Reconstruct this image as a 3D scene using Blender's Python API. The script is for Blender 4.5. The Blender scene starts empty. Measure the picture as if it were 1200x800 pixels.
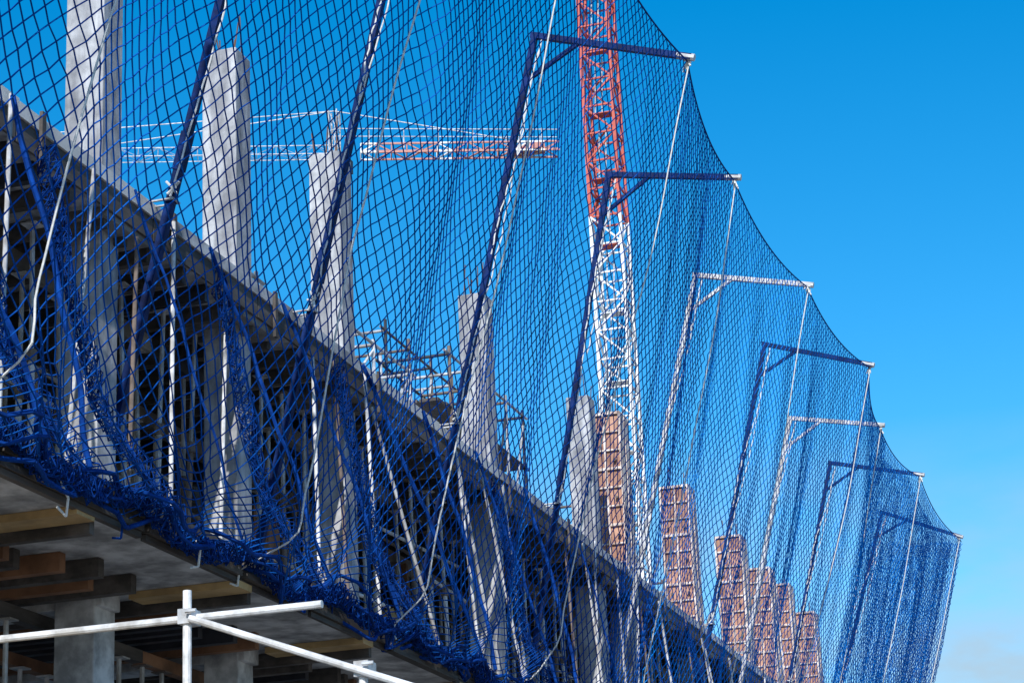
import bpy, math, random
import numpy as np
from mathutils import Vector, Matrix
random.seed(7); rng=np.random.RandomState(3)
scene=bpy.context.scene
ZR=2.25
# ------------------------------------------------------------ materials
def new_mat(name):
    m=bpy.data.materials.new(name); m.use_nodes=True
    nt=m.node_tree; b=nt.nodes['Principled BSDF']; return m,nt,b
def ramp(nt,src,stops):
    r=nt.nodes.new('ShaderNodeValToRGB'); e=r.color_ramp.elements
    while len(e)<len(stops): e.new(0.5)
    for i,(p,c) in enumerate(stops):
        e[i].position=p; e[i].color=(c[0],c[1],c[2],1)
    nt.links.new(src,r.inputs[0]); return r.outputs[0]
def noise(nt,scale,detail=6,vec=(1,1,1),rough=.6,dist=0):
    tc=nt.nodes.new('ShaderNodeTexCoord'); mp=nt.nodes.new('ShaderNodeMapping')
    mp.inputs['Scale'].default_value=vec
    nt.links.new(tc.outputs['Object'],mp.inputs[0])
    n=nt.nodes.new('ShaderNodeTexNoise'); n.inputs['Scale'].default_value=scale
    n.inputs['Detail'].default_value=detail; n.inputs['Roughness'].default_value=rough
    n.inputs['Distortion'].default_value=dist
    nt.links.new(mp.outputs[0],n.inputs['Vector']); return n.outputs['Fac']
def mul(nt,a,b,fac=1.0,mode='MULTIPLY'):
    x=nt.nodes.new('ShaderNodeMix'); x.data_type='RGBA'; x.blend_type=mode
    x.inputs[0].default_value=fac
    nt.links.new(a,x.inputs[6]); nt.links.new(b,x.inputs[7]); return x.outputs[2]
def bump(nt,b,src,strength=.3,dist=.01):
    n=nt.nodes.new('ShaderNodeBump'); n.inputs['Strength'].default_value=strength
    n.inputs['Distance'].default_value=dist
    nt.links.new(src,n.inputs['Height']); nt.links.new(n.outputs[0],b.inputs['Normal'])
def simple(name,c1,c2,scale=3,rough=.7,metal=0,vec=(1,1,1),bs=.3,stain=None,spec=.5):
    m,nt,b=new_mat(name)
    f=noise(nt,scale,7,vec)
    col=ramp(nt,f,[(.32,c1),(.68,c2)])
    if stain:
        g=noise(nt,stain[0],5,stain[1]); s=ramp(nt,g,[(.38,stain[2]),(.6,(1,1,1))])
        col=mul(nt,col,s)
    nt.links.new(col,b.inputs['Base Color'])
    b.inputs['Roughness'].default_value=rough; b.inputs['Metallic'].default_value=metal
    b.inputs['Specular IOR Level'].default_value=spec
    if bs>0:
        f2=noise(nt,scale*12,4); bump(nt,b,f2,bs,.004)
    return m
M={}
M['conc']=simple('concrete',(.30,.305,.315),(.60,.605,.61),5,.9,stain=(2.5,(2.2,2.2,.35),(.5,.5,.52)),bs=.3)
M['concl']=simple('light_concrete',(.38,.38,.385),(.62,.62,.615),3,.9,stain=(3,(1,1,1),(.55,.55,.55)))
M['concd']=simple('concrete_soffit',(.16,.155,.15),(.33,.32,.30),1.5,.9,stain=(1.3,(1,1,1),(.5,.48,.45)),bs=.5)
M['wood']=simple('grey_timber',(.06,.052,.047),(.15,.13,.115),2.5,.85,vec=(1,.3,3),stain=(5,(1,.2,1),(.5,.5,.5)))
M['ply']=simple('yellow_plywood',(.50,.32,.13),(.62,.43,.20),2,.7,vec=(1,4,1),stain=(2,(1,1,1),(.6,.6,.6)))
M['brownply']=simple('brown_plywood',(.20,.09,.04),(.33,.16,.08),2,.7,stain=(2,(1,1,1),(.6,.6,.6)))
M['panel']=simple('form_panel',(.36,.17,.10),(.58,.32,.21),3,.6,stain=(4,(1,1,.5),(.5,.45,.42)))
M['rib']=simple('form_rib',(.62,.50,.42),(.80,.70,.62),6,.6,stain=(6,(1,1,1),(.6,.5,.45)))
M['galv']=simple('galvanised_steel',(.42,.43,.44),(.66,.67,.68),6,.5,.2,stain=(5,(1,1,1),(.55,.5,.45)))
M['rust']=simple('rusty_prop_steel',(.10,.075,.06),(.22,.17,.14),8,.7,.2)
M['blue']=simple('blue_painted_steel',(.001,.009,.06),(.003,.028,.15),4,.6,0,stain=(8,(1,1,1),(.6,.6,.6)),spec=.15)
M['white']=simple('white_painted_tube',(.60,.61,.62),(.80,.80,.80),5,.5,stain=(7,(1,1,1),(.6,.58,.55)))
M['rope']=simple('white_rope',(.50,.50,.48),(.78,.77,.73),30,.9)
M['bluerope']=simple('blue_rope',(.001,.016,.10),(.004,.055,.30),6,.9,spec=.1)
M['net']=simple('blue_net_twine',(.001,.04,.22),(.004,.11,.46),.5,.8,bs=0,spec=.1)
M['net_sunlit']=simple('sunlit_blue_net_twine',(.002,.11,.47),(.004,.22,.70),.7,.8,bs=0,spec=.1)  # same blue twine, sunlit look of the far bays painted into its colour
M['green']=simple('green_tarpaulin',(.03,.12,.06),(.06,.20,.10),2,.7)
M['red']=simple('red_crane_paint',(.42,.055,.03),(.60,.11,.06),2,.5)
M['pink']=simple('faded_red_crane_paint',(.42,.16,.13),(.58,.28,.22),2,.6)
M['crw']=simple('white_crane_paint',(.66,.66,.66),(.84,.84,.82),2,.5)
M['dark']=simple('dark_steel',(.02,.022,.03),(.05,.05,.06),5,.5,.3)
M['block']=simple('white_block',(.52,.51,.48),(.72,.70,.66),4,.9)
M['rebar']=simple('rebar',(.10,.05,.03),(.22,.12,.07),10,.8,.3)
M['ground']=simple('earth',(.16,.12,.085),(.30,.24,.17),.6,.95,stain=(.15,(1,1,1),(.7,.7,.65)))
M['asph']=simple('asphalt',(.035,.035,.037),(.065,.065,.065),3,.9)
M['pave']=simple('paving',(.25,.24,.23),(.38,.37,.35),2,.9)
M['kerb']=simple('kerb_stone',(.30,.30,.29),(.45,.44,.42),4,.9)
M['paint']=simple('road_paint',(.6,.6,.58),(.8,.8,.78),6,.8)
# ------------------------------------------------------------ mesh accumulator
class Acc:
    def __init__(s): s.v=[]; s.f=[]; s.m=[]; s.mats=[]
    def mi(s,k):
        if k not in s.mats: s.mats.append(k)
        return s.mats.index(k)
    def bar(s,p1,p2,r,k,n=6,r2=None,sq=False):
        p1=Vector(p1);p2=Vector(p2);d=p2-p1
        if d.length<1e-6:return
        d.normalize(); up=Vector((0,0,1)) if abs(d.z)<.95 else Vector((0,1,0))
        u=d.cross(up).normalized(); w=u.cross(d).normalized()
        if sq: n=4
        r2=r if r2 is None else r2
        b=len(s.v)
        for (p,rr) in((p1,r),(p2,r2)):
            for i in range(n):
                a=2*math.pi*(i+.5)/n; rad=rr*(1.414 if n==4 else 1)
                s.v.append(p+u*math.cos(a)*rad+w*math.sin(a)*rad)
        q=s.mi(k)
        for i in range(n):
            j=(i+1)%n; s.f.append((b+i,b+j,b+n+j,b+n+i)); s.m.append(q)
        s.f.append(tuple(b+i for i in range(n))[::-1]); s.m.append(q)
        s.f.append(tuple(b+n+i for i in range(n))); s.m.append(q)
    def box(s,x0,x1,y0,y1,z0,z1,k,rot=0):
        b=len(s.v); cx,cy=(x0+x1)/2,(y0+y1)/2; c,sn=math.cos(rot),math.sin(rot)
        for z in(z0,z1):
            for (x,y) in((x0,y0),(x1,y0),(x1,y1),(x0,y1)):
                dx,dy=x-cx,y-cy
                s.v.append(Vector((cx+dx*c-dy*sn,cy+dx*sn+dy*c,z)))
        q=s.mi(k)
        for f in((0,3,2,1),(4,5,6,7),(0,1,5,4),(1,2,6,5),(2,3,7,6),(3,0,4,7)):
            s.f.append(tuple(b+i for i in f)); s.m.append(q)
    def path(s,pts,r,k,n=6):
        for a,b in zip(pts[:-1],pts[1:]): s.bar(a,b,r,k,n)
    def obj(s,name,parent=None,bevel=0,recenter=False):
        me=bpy.data.meshes.new(name); me.from_pydata([tuple(v) for v in s.v],[],s.f)
        for k in s.mats: me.materials.append(M[k])
        me.polygons.foreach_set('material_index',s.m); me.update()
        o=bpy.data.objects.new(name,me); scene.collection.objects.link(o)
        if bevel:
            md=o.modifiers.new('bevel','BEVEL'); md.width=bevel; md.segments=2; md.limit_method='ANGLE'
        if parent: o.parent=parent
        return o
def empty(name):
    o=bpy.data.objects.new(name,None); scene.collection.objects.link(o); return o
def strands(name,P1,P2,r,k,parent=None):
    d=P2-P1; L=np.linalg.norm(d,axis=1,keepdims=True); d=d/np.maximum(L,1e-9)
    u=np.cross(d,np.array([[.3,.1,.95]])); u/=np.linalg.norm(u,axis=1,keepdims=True); w=np.cross(d,u)
    n=len(P1); V=np.zeros((n,6,3),np.float32)
    for i in range(3):
        a=2*math.pi*i/3; o=(u*math.cos(a)+w*math.sin(a))*r
        V[:,i]=P1+o; V[:,3+i]=P2+o
    base=(np.arange(n)*6)[:,None,None]
    F=np.array([[0,1,4,3],[1,2,5,4],[2,0,3,5]])[None]+base
    me=bpy.data.meshes.new(name); me.vertices.add(n*6); me.vertices.foreach_set('co',V.reshape(-1))
    me.loops.add(n*12); me.loops.foreach_set('vertex_index',F.reshape(-1).astype(np.int32))
    me.polygons.add(n*3); me.polygons.foreach_set('loop_start',np.arange(0,n*12,4,dtype=np.int32))
    me.update(calc_edges=True); me.validate()
    me.materials.append(M[k])
    o=bpy.data.objects.new(name,me); scene.collection.objects.link(o)
    if parent:o.parent=parent
    return o
# ------------------------------------------------------------ ground
a=Acc(); a.box(-1500,1500,-1500,1500,-.5,0,'ground'); a.obj('ground')
a=Acc(); a.box(5.2,13,-200,300,.0,.006,'asph')
for i in range(-20,50): a.box(9.03,9.17,i*6,i*6+3,.008,.012,'paint')
a.obj('road')
a=Acc(); a.box(3.6,5.05,-200,300,.004,.13,'pave'); a.obj('pavement')
a=Acc()
for i in range(-60,120): a.box(5.05,5.2,i*1.0+.005,i*1.0+.995,0,.14,'kerb')
a.obj('kerb',bevel=.01)
# ------------------------------------------------------------ building
bld=empty('concrete_building')
L0,L1,L2=3.2,4.1+ZR,7.2+ZR
Y0,Y1,XB=8.5,57.0,-11.5
colY=[10.4,12.9,15.70,18.45,21.2,26.3,31.4]
formY=[33.3,38.1,42.7,45.6,47.8,50.9]
rows=[-0.35,-5.5,-10.8]
a=Acc()
a.box(XB,0,Y0,Y1,L2-.27,L2,'conc'); a.box(XB,.80,Y0,Y1,L1-.25,L1,'concl'); a.box(XB,.5,Y0,Y1,L0-.25,L0,'concl')
a.box(XB-.1,.6,Y0-.1,Y1+.1,0,.12,'conc')
a.obj('floor_slabs',bld,bevel=.012)
a=Acc()
for x in rows:
    for y in colY+formY+[55.5]:
        if x==rows[0] or y not in (12.9,18.45,45.6):
            for (z0,z1) in ((.12,L0-.25),(L0,L1-.25),(L1,L2-.27)):
                w=.175+random.uniform(-.006,.01)
                a.box(x-w,x+w,y-w,y+w,z0-.01,z1+.01,'conc' if z0>5 else 'concl')
for x in rows:
    for y in colY:
        if x!=rows[0] and y<22: continue
        w=.18; top=9.72+ZR+random.uniform(-.05,.05)
        a.box(x-w,x+w,y-w,y+w,L2-.01,top,'conc')
a.obj('columns',bld,bevel=.012)
a=Acc()
for y in colY+formY: 
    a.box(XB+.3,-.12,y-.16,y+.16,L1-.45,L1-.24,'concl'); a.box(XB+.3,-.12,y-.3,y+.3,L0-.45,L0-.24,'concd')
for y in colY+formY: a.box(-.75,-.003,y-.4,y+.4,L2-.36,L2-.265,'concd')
a.obj('beams',bld,bevel=.01)
a=Acc()
for y in colY:
    for dx in(-.12,0,.12):
        for dy in(-.12,.12):
            h=random.uniform(.2,.5); x=-.35+dx
            a.bar((x,y+dy,9.6+ZR),(x+random.uniform(-.05,.05),y+dy+random.uniform(-.05,.05),9.72+ZR+h),.007,'rebar',5)
a.obj('starter_bars',bld)
# slab edge boards + soffit formwork
a=Acc()
y=Y0
while y<Y1:
    l=random.uniform(2.2,3.2); y2=min(y+l,Y1); t=random.uniform(-.012,.012)
    a.box(.003,.045,y,y2-.01,L2-.09+t,L2+.03+t,random.choice(['concl','white','block']))
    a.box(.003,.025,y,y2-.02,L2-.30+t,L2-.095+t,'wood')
    a.box(.047,.075,y+.3,y+.36,L2-.40,L2+.06,'wood')
    y=y2
y=Y0+.2
while y<Y1:
    a.box(-9,random.uniform(-.12,-.02),y-.04,y+.04,L2-.43,L2-.272,random.choice(['wood','wood','dark']))
    y+=random.uniform(.42,.62)
for x in(-1.0,-2.1,-3.3,-4.6,-6.2):
    y=Y0
    while y<Y1:
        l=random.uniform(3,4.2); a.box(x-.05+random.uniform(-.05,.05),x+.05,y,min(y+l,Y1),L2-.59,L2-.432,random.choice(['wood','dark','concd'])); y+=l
a.obj('slab_formwork',bld)
# L1 edge: laminated boards, yellow soffit planks, timber joists below
a=Acc(); y=Y0
while y<Y1:
    l=random.uniform(1.4,2.2); y2=min(y+l,Y1)
    for i in range(6):
        o=random.uniform(.0,.06); a.box(.803,.83+o,y+random.uniform(0,.05),y2-random.uniform(.0,.06),L1-.28+i*.05,L1-.236+i*.05,'wood')
    y=y2
PY=[10.9,13.45,16.15,18.9,21.65,24.1,26.8,29.4,32.1,34.8,37.6,40.3]
for y in PY:
    a.box(-.13 if min(abs(y-c) for c in colY+formY)<.6 else -1.0,.84,y-.13,y+.13,L1-.31,L1-.253,'ply')
    a.box(-1.6,.78,y+.17,y+.24,L1-.38,L1-.255,'wood')
y=Y0+.3
while y<45:
    if min(abs(y-p) for p in PY)>.34 and min(abs(y-c) for c in colY+formY)>.24:
        a.box(-4,random.uniform(-.25,.25),y-.045,y+.045,L1-.40,L1-.255,random.choice(['wood','brownply','wood','dark']))
    y+=random.uniform(.24,.40)
for x in (-.75,-1.7,-2.7):
    y=Y0
    while y<45:
        l=random.uniform(2.4,3.6); o=random.uniform(-.05,.05)
        a.box(x-.05+o,x+.05+o,y,y+l-.02,L1-.56,L1-.402 if False else L1-.453,random.choice(['wood','brownply','ply'])); y+=l
a.obj('balcony_formwork',bld)
# props
def prop(a,x,y,z0,z1,lean=(0,0),k=None):
    k=k or random.choice(['galv','rust','galv','white','galv'])
    p0=Vector((x,y,z0)); p1=Vector((x+lean[0],y+lean[1],z1)); pm=p0.lerp(p1,.58)
    a.bar(p0,pm,.028,k,8); a.bar(pm,p1,.021,'galv',8)
    a.bar(pm-Vector((0,0,.06)),pm+Vector((0,0,.04)),.045,'rust',8)
    a.box(x-.07,x+.07,y-.07,y+.07,z0,z0+.012,k)
    a.box(p1.x-.07,p1.x+.07,p1.y-.07,p1.y+.07,z1-.012,z1,k)
a=Acc()
gl=[11.6,16.05,19.2,23.6,27.8,32.2,37.2,40.2,44.4,49.7]
for x in(-.55,-1.0,-2.1,-3.3,-4.6,-6.2):
    y=Y0+.6
    while y<Y1-1:
        if x<-.9 or min(abs(y-c) for c in colY+formY+gl)>.3:
            prop(a,x+random.uniform(-.04,.04),y,L1,L2-(.59 if x<-.9 else .44),(random.uniform(-.06,.06),random.uniform(-.12,.12)))
        y+=random.uniform(.5,.95)
for x in(-.75,-1.7,-2.7):
    y=Y0+.4
    while y<Y1-1:
        if x<-.8 or min(abs(y-c) for c in colY+formY)>.32: prop(a,x,y,L0,L1-.56,(0,random.uniform(-.05,.05)))
        y+=random.uniform(.35,.65)
for i in range(14):
    y=10+i*1.6; z=L0+random.choice([.9,1.4,1.8])
    a.bar((random.uniform(-1.5,-.2),y,z),(random.uniform(-1.5,-.2),y+2.4,z+random.uniform(-.3,.3)),.022,random.choice(['galv','white','rust']),8)
for i in range(34):
    y=random.uniform(11,52); x=random.uniform(-2.0,-.6)
    s=random.choice([-1,1]); a.bar((x,y,L1+.05),(x+random.uniform(-.3,.2),y+s*random.uniform(.7,2),L2-random.uniform(.5,1.2)),.022,random.choice(['galv','white','rust']),8)
# raking tubes from balcony edge to upper slab edge
for i in range(38):
    y=10.5+i*1.12+random.uniform(-.4,.4); s=random.choice([-1,1,1])
    a.bar((random.uniform(.1,.6),y,L1+.01),(.10,y+s*random.uniform(.1,.9),L2-random.uniform(.0,.5)),.019,random.choice(['galv','white','rust','galv']),8)
for i in range(34):
    y=random.uniform(10,50); x=random.uniform(-1.4,-.62); z=L1+random.choice([.5,1.0,1.7,2.1])
    a.bar((x,y,z),(x+random.uniform(-.2,.05),y+random.uniform(2,3.6),z+random.uniform(-.1,.1)),.022,random.choice(['galv','white','rust']),8)
a.obj('steel_props',bld)
# clutter on L1
a=Acc()
a.box(-.95,-.80,20.2,20.95,L1,L1+1.5,'brownply',.25)
for (y,n) in ((24.3,3),(29.6,4),(34.9,3),(40.6,4)):
    for i in range(n):
        for j in range(4):
            for q in range(3):
                a.box(-1.5+q*.31,-1.2+q*.31,y+j*.42,y+j*.42+.41,L1+.12+i*.21,L1+.32+i*.21,'block',random.uniform(-.02,.02))
    a.box(-1.55,-.55,y-.05,y+1.7,L1,L1+.11,'wood')
for i in range(16):
    y=random.uniform(10,48); a.box(-2.6,-1.1,y,y+random.uniform(.9,1.5),L1+.01+i*.01,L1+.35+i*.05,random.choice(['ply','brownply','wood','block']),random.uniform(-.3,.3))
for i in range(22):
    y=random.uniform(11,45); x=random.uniform(-1.9,-.65); s=random.uniform(-.5,.5)
    a.bar((x,y,L1+.02),(x-.3,y+s,L1+random.uniform(1.2,2.3)),random.uniform(.03,.07),random.choice(['ply','brownply','wood','wood']),sq=True)
a.box(-3.2,-1.7,14.2,15.2,L1+.01,L1+.9,'green',.2)
a.obj('stacked_materials',bld)
# scaffold frames on L2
def rack(name,x0,x1,y0,y1,z0,h,ny,ks):
    a=Acc(); ys=np.linspace(y0,y1,ny)
    for x in(x0,x1):
        for y in ys: a.bar((x,y,z0),(x,y,z0+h),.024,random.choice(ks),8)
        for f in(.3,.62,.95): a.bar((x,y0-.2,z0+h*f),(x,y1+.2,z0+h*f+random.uniform(-.04,.04)),.022,random.choice(ks),8)
        for p,q in zip(ys[:-1],ys[1:]): a.bar((x,p,z0+.1),(x,q,z0+h*.9),.018,random.choice(ks),6)
    for y in ys:
        for f in(.3,.95): a.bar((x0,y,z0+h*f),(x1,y,z0+h*f),.022,random.choice(ks),8)
    for i in range(3): a.box(x0+.05+i*.3,x0+.32+i*.3,y0-.3,y1+.3,z0+h*.62+.03,z0+h*.62+.075,'wood')
    return a.obj(name)
rack('work_platform',-2.1,-1.1,27.4,30.8,L2,2.3,5,['dark','galv','rust'])
rack('work_platform',-3.8,-2.6,29.0,33.0,L2,3.4,5,['dark','galv','rust'])
rack('work_platform',-2.4,-1.2,34.6,37.2,L2,1.8,3,['galv','rust'])
rack('work_platform',-1.9,-.9,19.4,20.4,L2,1.0,2,['galv','white'])
rack('work_platform',-1.9,-.9,22.6,25.2,L2,1.3,3,['galv','white'])
rack('work_platform',-2.4,-1.2,40.0,41.6,L2,1.5,3,['galv','rust'])
# ------------------------------------------------------------ formwork columns
for y in formY:
    a=Acc(); x=-.42; w=.27; z0=L2; z1=9.9+ZR+random.uniform(-.08,.08); n=9
    a.box(x-w+.04,x+w-.04,y-w+.04,y+w-.04,z0,z1-.02,'panel')
    h=(z1-z0)/n
    for i in range(n+1):
        z=z0+i*h; t=.028 if i%3 else .045
        a.box(x-w,x+w,y-w,y+w,z-t/2+.02,z+t/2+.02,'rib')
    for f in(-1,0,1):
        o=f*(w-.015)
        a.box(x+o-.018,x+o+.018,y-w-.012,y+w+.012,z0,z1,'rib')
        if abs(f)<.9: a.box(x-w-.012,x+w+.012,y+o-.018,y+o+.018,z0,z1,'rib')
    for i in range(1,n,2):
        for sx in(-1,1): a.bar((x+sx*(w-.12),y-w-.03,z0+i*h-h*.5),(x+sx*(w-.12),y-w+.05,z0+i*h-h*.5),.025,'rust',6)
    a.bar((x-.2,y+.2,z1-.5),(x-1.3,y+1.0,L2+.02),.026,'galv',8)
    a.bar((x+.1,y+.1,z1-.2),(x+.12,y+.12,z1+.35),.01,'rebar',5); a.bar((x-.1,y-.1,z1-.2),(x-.12,y-.08,z1+.4),.01,'rebar',5)
    a.obj('column_formwork',bevel=.004)
# ------------------------------------------------------------ gallows
G=[ # y, topx, topz, tipx, tipz, colour
 (11.6,1.40,11.8,3.2,11.4,'blue'),(16.05,1.42,11.85,3.2,11.4,'blue'),(19.2,1.40,11.9,3.2,11.4,'blue'),
 (23.6,1.41,11.98,3.27,11.34,'blue'),(27.8,1.2,11.8,2.95,11.47,'blue'),(32.2,1.42,11.75,3.15,11.34,'galv'),
 (37.2,1.55,12.1,3.35,11.47,'blue'),(40.2,1.4,11.55,3.06,11.2,'galv'),(44.4,1.46,11.7,3.25,11.24,'blue'),
 (49.7,1.75,11.8,3.41,11.06,'blue')]
for (y,tx,tz,px,pz,k) in G:
    a=Acc(); top=Vector((tx,y,tz+ZR)); tip=Vector((px,y+random.uniform(-.05,.05),pz+ZR))
    mid=Vector((.2,y,7.15+ZR)); d=(mid-top)/(top.z-mid.z); foot=top+d*(top.z-L1)
    a.bar(foot,top,.036,k,sq=True)
    ad=(tip-top).normalized(); a.bar(top-ad*.05,tip+ad*.06,.036,k,sq=True)
    a.bar(top+(mid-top).normalized()*.6,top+ad*.6,.024,k,sq=True)
    a.box(foot.x-.1,foot.x+.1,y-.1,y+.1,L1+.001,L1+.02,k)
    a.bar(mid+Vector((-.25,-.06,-.0+.06)),mid+Vector((.06,-.06,.06)),.012,'galv',6)
    a.bar(mid+Vector((-.25,.06,.06)),mid+Vector((.06,.06,.06)),.012,'galv',6)
    a.bar(mid+Vector((.06,-.07,.06)),mid+Vector((.06,.07,.06)),.012,'galv',6)
    sl=top.lerp(foot,.52); a.bar(sl,sl+(foot-top).normalized()*.35,.045,k,sq=True)
    a.bar(tip-ad*.12,tip+ad*.10,.045,'galv',8)
    a.obj('net_gallows_pole')
# ------------------------------------------------------------ safety net
net=empty('safety_net')
gy=np.array([g[0] for g in G]); gpx=np.array([g[3] for g in G]); gpz=np.array([g[4] for g in G])
def surf(y,v,ph=0.,off=0.):
    y=np.asarray(y,float); v=np.asarray(v,float)
    i=np.clip(np.searchsorted(gy,y)-1,0,len(gy)-2)
    t=(y-gy[i])/(gy[i+1]-gy[i]); tt=np.clip(t,0,1)
    tx=np.interp(y,gy,gpx); tz=np.interp(y,gy,gpz)
    s=4*tt*(1-tt)
    tx=tx-.08*s; tz=tz-.04-.13*s
    bz=4.00-.14*np.abs(np.sin(y*1.6)); bx=.92+.04*np.sin(y*3.3+ph)
    x=bx+(tx-bx)*v; z=bz+(tz-bz)*v
    bel=np.sin(np.pi*v)
    x=x+bel*(.14+.13*s*np.sin(y*.8+1+ph)+.05*np.sin(y*1.9+v*3+ph)*s)-off
    x=x+bel*.025*np.sin(y*3.3+5*v+ph)+.012*np.sin(y*7+v*9+ph)*bel
    lowb=np.clip((.35-v)/.35,0,1)*np.clip(v/.08,0,1)
    x=x+lowb*.28*(.6+.4*np.sin(y*1.3+ph)); z=z-lowb*.28*(.6+.4*np.sin(y*1.3+ph+.4))
    low=np.clip((.14-v)/.14,0,1)
    x=x+low*(.10*np.sin(y*3.1+v*40)+.06*np.sin(y*9.3+v*70)); z=z+low*(.06*np.sin(y*6.7+v*25)+.04*np.sin(y*2.2))
    yy=y+.05*np.sin(v*7+y*.9+ph)*bel+.06*np.sin(y*2.7+v*4+ph)*bel*.5
    return np.stack([x,yy,z+ZR],-1)
def net_patch(name,ya,yb,k,r=.0048,h=.081,rows=100,ph=0,off=0,vmax=1,gather=True):
    ni=int((yb-ya)/h)
    I,J=np.meshgrid(np.arange(ni+1),np.arange(rows+1),indexing='ij')
    vj=np.linspace(0,1,rows+1)
    if gather: vj=np.where(vj<.16,vj*.55,.088+(vj-.16)*(1-.088)/.84)
    P=surf(ya+I*h,vj[J]*vmax,ph,off)
    P=P+rng.normal(0,.0035,P.shape)
    ev=(I+J)%2==0
    segs=[]
    m=ev[:-1,:-1]; segs.append((P[:-1,:-1][m],P[1:,1:][m]))
    m=ev[:-1,1:]; segs.append((P[:-1,1:][m],P[1:,:-1][m]))
    A=np.concatenate([s[0] for s in segs]);B=np.concatenate([s[1] for s in segs])
    strands(name,A,B,r,k,net)
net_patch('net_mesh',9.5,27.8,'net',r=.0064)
net_patch('net_mesh_middle_bay',27.78,41.0,'net_sunlit',r=.0064)
net_patch('net_mesh_end_bay',40.0,50.3,'net_sunlit',ph=2.,off=.02,r=.006)
net_patch('net_mesh_double',42.0,50.3,'net_sunlit',ph=4.,off=.22,r=.006)
h=.072; I,J=np.meshgrid(np.arange(60),np.arange(106),indexing='ij')
v=J/105.; e=surf(np.full(v.shape,50.3),v,2.)
f=I/59.; x0=.05+1.35*v
P=np.stack([e[...,0]*f+x0*(1-f),50.3+.25*np.sin(f*9+v*4)*(1-.5*f)+0*v,e[...,2]+ .2*(1-f)*v],-1)+rng.normal(0,.005,I.shape+(3,))
ev=(I+J)%2==0; m=ev[:-1,:-1]; m2=ev[:-1,1:]
strands('net_mesh_end_panel',np.concatenate([P[:-1,:-1][m],P[:-1,1:][m2]]),np.concatenate([P[1:,1:][m],P[1:,:-1][m2]]),.007,'net_sunlit',net)
# ropes
a=Acc()
ys=np.arange(9.5,50.3,.15)
a.path([Vector(p) for p in surf(ys,np.ones_like(ys))],.010,'bluerope',6)
for g in range(3):
    pts=[]
    for y in ys:
        p=surf(y,.0+.012*g); amp=.05
        pts.append(Vector((p[0]+amp*math.sin(y*5.1+g*1.7)+random.uniform(-.02,.02),p[1],p[2]+amp*math.cos(y*4.3+g*2.1)+random.uniform(-.02,.02)-.02)))
    a.path(pts,random.choice([.014,.018]),'bluerope',6)
# loose diagonal blue ropes between slab edge and balcony edge
for i in range(13):
    y=9.6+i*1.9+random.uniform(-.4,.4); p0=Vector((.12,y,L2-.05)); p1=Vector((.9,y+random.uniform(-.9,1.6),L1+.02)); pts=[]
    for q in range(20):
        f=q/19; c=p0.lerp(p1,f); c.x+=.12*math.sin(f*math.pi); c.z-=.25*math.sin(f*math.pi)*random.uniform(.9,1.1); c.y+=.04*math.sin(f*17+i); pts.append(c)
    a.path(pts,random.choice([.012,.018,.022]),'bluerope',6)
a.obj('border_ropes',net)
a=Acc()
for (y,tx,tz,px,pz,k) in G:
    vs=np.linspace(0,1,60)
    p=surf(np.full(60,y),vs); p[:,0]+=.02; p[:,1]+=.02*np.sin(vs*20)
    a.path([Vector(q) for q in p],.0085,'rope',6)
    top=Vector((tx+.1,y-.05,tz+ZR-.1)); 
    for q in range(2):
        pts=[]; t1=Vector((.28+.5*q,y-.08-.05*q,7.3+ZR+1.9*q))
        for i in range(40):
            f=i/39; c=top.lerp(t1,f); c.x+=.05*math.sin(f*6+y)*math.sin(f*math.pi)+.008*math.sin(f*61); c.y+=.008*math.sin(f*53+y)-.03*math.sin(f*math.pi); pts.append(c)
        a.path(pts,.009,'rope',6)
    for i in range(10):
        o=Vector((px,y,pz+ZR-.03)); d=Vector((random.uniform(-.06,.06),random.uniform(-.06,.06),random.uniform(-.16,.04))); a.bar(o,o+d,.011,'rope',5)
        o=Vector((.26,y-.05,7.3+ZR)); d=Vector((random.uniform(-.07,.07),random.uniform(-.06,.06),random.uniform(-.12,.1))); a.bar(o,o+d,.011,'rope',5)
for i in range(40):
    y=9.8+i*1.02; p=Vector(surf(y,.0)); 
    pts=[p+Vector((-.02,0,.1)),p+Vector((.03,.03,-.02)),p+Vector((.0,.06,-.14)),p+Vector((-.05,.02,-.06+random.uniform(-.1,0)))]
    a.path(pts,.009,random.choice(['rope','bluerope']),5)
a.obj('tie_ropes',net)
# gathered nets hanging below slab: crumpled mesh
def bundle_net(y,w,segsA,segsB,pts,nu=26,nv=70,spread=.16):
    U,V=np.meshgrid(np.linspace(-1,1,nu),np.linspace(0,1,nv),indexing='ij')
    pp=np.array(pts,float); f=V*(len(pp)-1); j=np.clip(f.astype(int),0,len(pp)-2); t=(f-j)[...,None]
    C=pp[j]*(1-t)+pp[j+1]*t; ph=random.uniform(0,6)
    s=spread*(.55+.45*np.sin(V*5+ph)**2)
    C[...,0]+=s*np.sin(U*7+V*6+ph)*.8; C[...,1]+=s*(U*1.2+.4*np.sin(U*11+V*9+ph)); C[...,2]+=.08*np.sin(U*9+ph+V*4)
    C+=rng.normal(0,.012,C.shape)
    I,J=np.meshgrid(np.arange(nu),np.arange(nv),indexing='ij'); ev=(I+J)%2==0
    m=ev[:-1,:-1]; m2=ev[:-1,1:]
    segsA+= [C[:-1,:-1][m],C[:-1,1:][m2]]; segsB+=[C[1:,1:][m],C[1:,:-1][m2]]
A_,B_=[],[]
for (y,w) in ((10.8,.5),(12.6,.5),(14.0,.5),(17.2,.4),(20.0,.4),(25.2,.3),(35.5,.3)):
    zt=L2-.3; bundle_net(y,w,A_,B_,[(.14,y,zt),(.3,y+.1,zt-1.0),(.4,y+w,zt-2.0),(.88,y+w*1.8,L1-.05)],nu=16,spread=.09)
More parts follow.
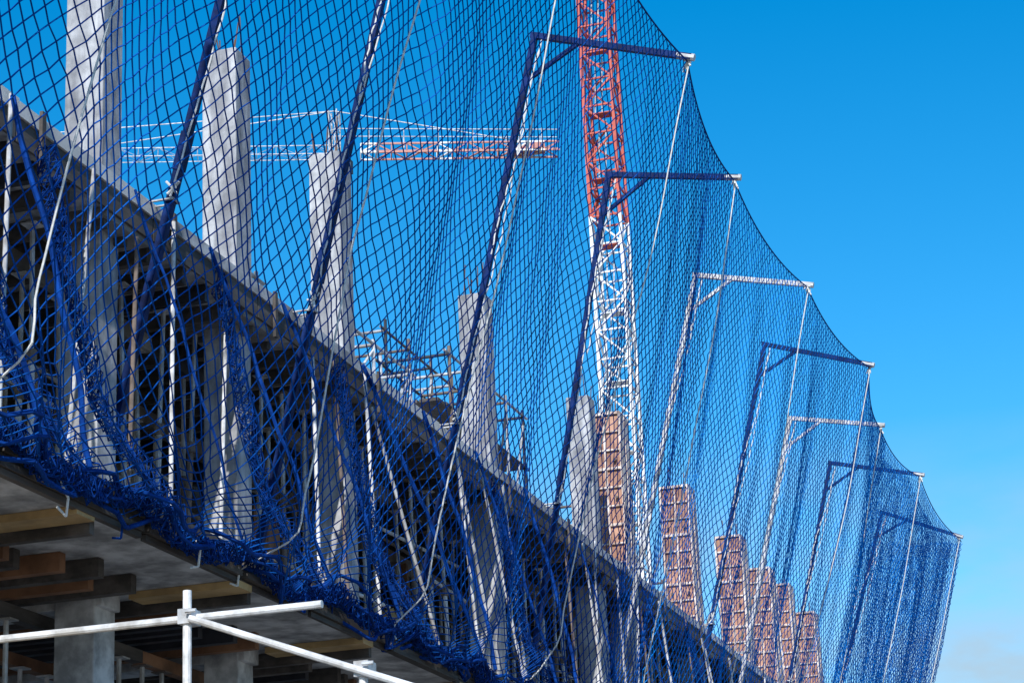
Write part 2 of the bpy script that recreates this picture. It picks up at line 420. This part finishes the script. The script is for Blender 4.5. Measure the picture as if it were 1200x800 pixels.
for y in np.arange(10.2,46,1.9):
    d=random.uniform(.10,.24)
    bundle_net(y,.3,A_,B_,[(.95,y,L1),(.97,y+.6,L1-d),(.95,y+1.3,L1-d*.9),(.95,y+2.1,L1-.02)],nu=16,nv=46,spread=.09)
strands('gathered_netting',np.concatenate(A_),np.concatenate(B_),.0055,'bluerope',net)
# ------------------------------------------------------------ scaffold
a=Acc(); ys=12.05; zt=2.69+ZR
a.bar((.0,ys,zt),(3.15,ys,zt),.024,'white',10); 
a.bar((2.3,ys-.05,.02),(2.3,ys-.05,zt+.16),.027,'white',10)
a.bar((2.34,ys-.1,zt-.02),(3.9,ys-.1,zt-.62),.022,'white',10)
a.bar((3.42,ys-.05,.02),(3.42,ys-.05,2.28+ZR),.027,'white',10); a.bar((.1,ys-.05,.02),(.1,ys-.05,zt+.1),.027,'white',10)
for z in(.4,2.0,3.9): 
    a.bar((0,ys,z),(3.6,ys,z),.024,'white',10)
for x in(.1,2.3,3.42):
    a.bar((x,ys-2.5,.02),(x,ys-2.5,4.0),.027,'white',10); a.bar((x,ys-2.6,3.87),(x,ys+.1,3.87),.024,'white',10)
    a.bar((x,ys-2.6,2.0),(x,ys+.1,2.05),.024,'white',10)
    for yy in(ys-.05,ys-2.5): a.box(x-.08,x+.08,yy-.08,yy+.08,.0,.02,'galv')
a.bar((.1,ys-.1,.3),(2.3,ys-.1,2.0),.02,'white',8)
for i in range(8): a.box(.15+i*.27,.40+i*.27,ys-2.7,ys-.0,3.93,3.97,'ply')
for (x,z) in ((2.3,zt),(3.42,zt-.42)): 
    a.box(x-.045,x+.045,ys-.09,ys+.045,z-.045,z+.045,'galv')
    a.bar((x+.02,ys-.12,z+.02),(x+.09,ys-.12,z+.02),.012,'galv',6)
a.obj('tube_scaffold')
# ------------------------------------------------------------ cranes
def lattice(a,p0,p1,hw,hh,step,k,r=.06,kfun=None,tri=False):
    p0=Vector(p0);p1=Vector(p1);d=p1-p0;L=d.length;d.normalize()
    up=Vector((0,0,1)) if abs(d.z)<.9 else Vector((0,1,0))
    u=d.cross(up).normalized(); w=u.cross(d).normalized()
    cs=[(-hw,-hh),(hw,-hh),(hw,hh),(-hw,hh)] if not tri else [(-hw,-hh),(hw,-hh),(0,hh)]
    n=max(2,int(L/step)); P=[[p0+d*(L*i/n)+u*c[0]+w*c[1] for c in cs] for i in range(n+1)]
    m=len(cs)
    for i in range(n):
        kk=kfun(P[i][0]) if kfun else k
        for j in range(m):
            j2=(j+1)%m
            a.bar(P[i][j],P[i+1][j],r,kk,sq=True)
            a.bar(P[i][j],P[i][j2],r*.55,kk,sq=True)
            if (i+j)%2: a.bar(P[i][j],P[i+1][j2],r*.55,kk,sq=True)
            else: a.bar(P[i][j2],P[i+1][j],r*.55,kk,sq=True)
a=Acc(); cx,cy=-12.9,85.
a.box(cx-3,cx+3,cy-3,cy+3,0,1.0,'conc')
lattice(a,(cx,cy,1),(cx,cy,64),.64,.64,1.25,'red',.065,lambda p:'crw' if p.z<33.6+ZR else 'red')
for z in np.arange(2,62,3.0):
    a.box(cx-.5,cx+.5,cy-.5,cy+.1,z,z+.04,'crw' if z<35 else 'red')
    a.bar((cx-.25,cy-.3,z),(cx-.25,cy+.3,z+3),.03,'galv',6); a.bar((cx+.05,cy-.3,z),(cx+.05,cy+.3,z+3),.03,'galv',6)
a.box(cx-1,cx+1,cy-1,cy+1,64,65,'red'); a.box(cx+.9,cx+2.2,cy-1.6,cy-.2,63.5,65.6,'crw')
jd=Vector((.93,.37,0))
lattice(a,Vector((cx,cy,65.6)),Vector((cx,cy,65.6))+jd*42,.6,.6,1.3,'red',.06,tri=True)
lattice(a,Vector((cx,cy,65.6)),Vector((cx,cy,65.6))-jd*14,.6,.3,1.3,'red',.06)
lattice(a,(cx,cy,65),(cx,cy,72),.4,.4,1.2,'red',.06)
a.bar((cx,cy,72),Vector((cx,cy,66.2))+jd*30,.04,'galv'); a.bar((cx,cy,72),Vector((cx,cy,66))-jd*13,.04,'galv')
q=Vector((cx,cy,64))-jd*13; a.box(q.x-1.2,q.x+1.2,q.y-.7,q.y+.7,62.5,65.3,'conc')
a.obj('tower_crane')
a=Acc(); c=Vector((-43.2+8,110.5,0)); z=51.0+ZR; jd=Vector((.93,.36,0)).normalized()
a.box(c.x-3,c.x+3,c.y-3,c.y+3,0,1.0,'conc')
lattice(a,(c.x,c.y,1),(c.x,c.y,z-1.2),.6,.6,1.2,'crw',.06)
ct=Vector((c.x,c.y,z))
a.box(c.x-.8,c.x+.8,c.y-.8,c.y+.8,z-1.2,z-.4,'dark')
lattice(a,ct+jd*1.5,ct+jd*13,.55,.26,.85,'pink',.05,lambda p:'pink' if int((p-ct).length/1.7)%3 else 'crw')
a.box(ct.x+jd.x*11.2-.9,ct.x+jd.x*11.2+.9,ct.y+jd.y*11.2-.5,ct.y+jd.y*11.2+.5,z-.2,z+.15,'pink')
lattice(a,ct+Vector((0,0,.1)),ct-jd*45+Vector((0,0,.1)),.45,.35,1.1,'galv',.018,tri=True)
pk=ct+Vector((0,0,2.6)); lattice(a,ct,pk,.25,.25,.9,'galv',.03)
a.bar(pk,ct+jd*12+Vector((0,0,.3)),.022,'galv',4)
for L in(14,30): a.bar(pk,ct-jd*L+Vector((0,0,.5)),.02,'galv',4)
for s in(-.55,.55):
    pr=Vector((jd.y,-jd.x,0))*s
    a.bar(ct+pr+Vector((0,0,1.25)),ct+pr+jd*13+Vector((0,0,1.0)),.018,'galv',4)
    for i in range(0,14,2): a.bar(ct+pr+jd*i,ct+pr+jd*i+Vector((0,0,1.1)),.018,'galv',4)
a.obj('tower_crane')
# ------------------------------------------------------------ light
el=math.radians(36); az=Vector((.18,-1,0)).normalized()
ts=Vector((az.x*math.cos(el),az.y*math.cos(el),math.sin(el)))
sd=bpy.data.lights.new('sun','SUN'); sd.energy=5.0; sd.angle=math.radians(.5); sd.color=(1,.98,.95)
so=bpy.data.objects.new('sun',sd); so.rotation_euler=ts.to_track_quat('Z','Y').to_euler(); so.location=(20,-20,40); scene.collection.objects.link(so)
w=bpy.data.worlds.new("World"); scene.world=w; w.use_nodes=True; nt=w.node_tree
bg=nt.nodes['Background']; bg.inputs['Strength'].default_value=.135
sk=nt.nodes.new('ShaderNodeTexSky'); sk.sky_type='NISHITA'; sk.sun_disc=False
sk.sun_elevation=el; sk.sun_rotation=math.radians(170); sk.dust_density=.3; sk.ozone_density=3.0; sk.air_density=1.0
hs=nt.nodes.new('ShaderNodeHueSaturation'); hs.inputs['Hue'].default_value=.493; hs.inputs['Saturation'].default_value=1.45; hs.inputs['Value'].default_value=1.38
nt.links.new(sk.outputs[0],hs.inputs['Color'])
tc=nt.nodes.new('ShaderNodeTexCoord'); sx=nt.nodes.new('ShaderNodeSeparateXYZ'); nt.links.new(tc.outputs['Generated'],sx.inputs[0])
mr=nt.nodes.new('ShaderNodeMapRange'); mr.inputs[1].default_value=.15; mr.inputs[2].default_value=.27; mr.inputs[3].default_value=1; mr.inputs[4].default_value=0
nt.links.new(sx.outputs[2],mr.inputs[0])
nz=nt.nodes.new('ShaderNodeTexNoise'); nz.inputs['Scale'].default_value=14; nz.inputs['Detail'].default_value=7
mp=nt.nodes.new('ShaderNodeMapping'); mp.inputs['Scale'].default_value=(1,1,2.5); nt.links.new(tc.outputs['Generated'],mp.inputs[0]); nt.links.new(mp.outputs[0],nz.inputs['Vector'])
r2=nt.nodes.new('ShaderNodeMapRange'); r2.inputs[1].default_value=.30; r2.inputs[2].default_value=.66; r2.inputs[3].default_value=.12; nt.links.new(nz.outputs[0],r2.inputs[0])
mm=nt.nodes.new('ShaderNodeMath'); mm.operation='MULTIPLY'; nt.links.new(mr.outputs[0],mm.inputs[0]); nt.links.new(r2.outputs[0],mm.inputs[1])
mx=nt.nodes.new('ShaderNodeMix'); mx.data_type='RGBA'; nt.links.new(mm.outputs[0],mx.inputs[0]); nt.links.new(hs.outputs[0],mx.inputs[6]); mx.inputs[7].default_value=(3.4,4.6,5.6,1)
nt.links.new(mx.outputs[2],bg.inputs['Color'])
# ------------------------------------------------------------ camera
th=math.radians(18.26); ph=math.radians(16.65)
R=Vector((math.cos(ph),math.sin(ph),0)); Lf=Vector((-math.sin(ph),math.cos(ph),0))
wv=Lf*math.cos(th)+Vector((0,0,math.sin(th))); p=Vector((0,0,math.cos(th)))-Lf*math.sin(th)
rt=(R-.046*p).normalized(); upv=(.046*R+p).normalized()
cam=bpy.data.cameras.new('camera'); cam.lens=78; cam.sensor_width=36; cam.clip_end=5000; cam.clip_start=.1
co=bpy.data.objects.new('camera',cam); scene.collection.objects.link(co)
m=Matrix((rt,upv,-wv)).transposed().to_4x4(); m.translation=Vector((8,0,ZR)); co.matrix_world=m
scene.camera=co
scene.view_settings.view_transform='Standard'; scene.view_settings.look='None'; scene.view_settings.exposure=0
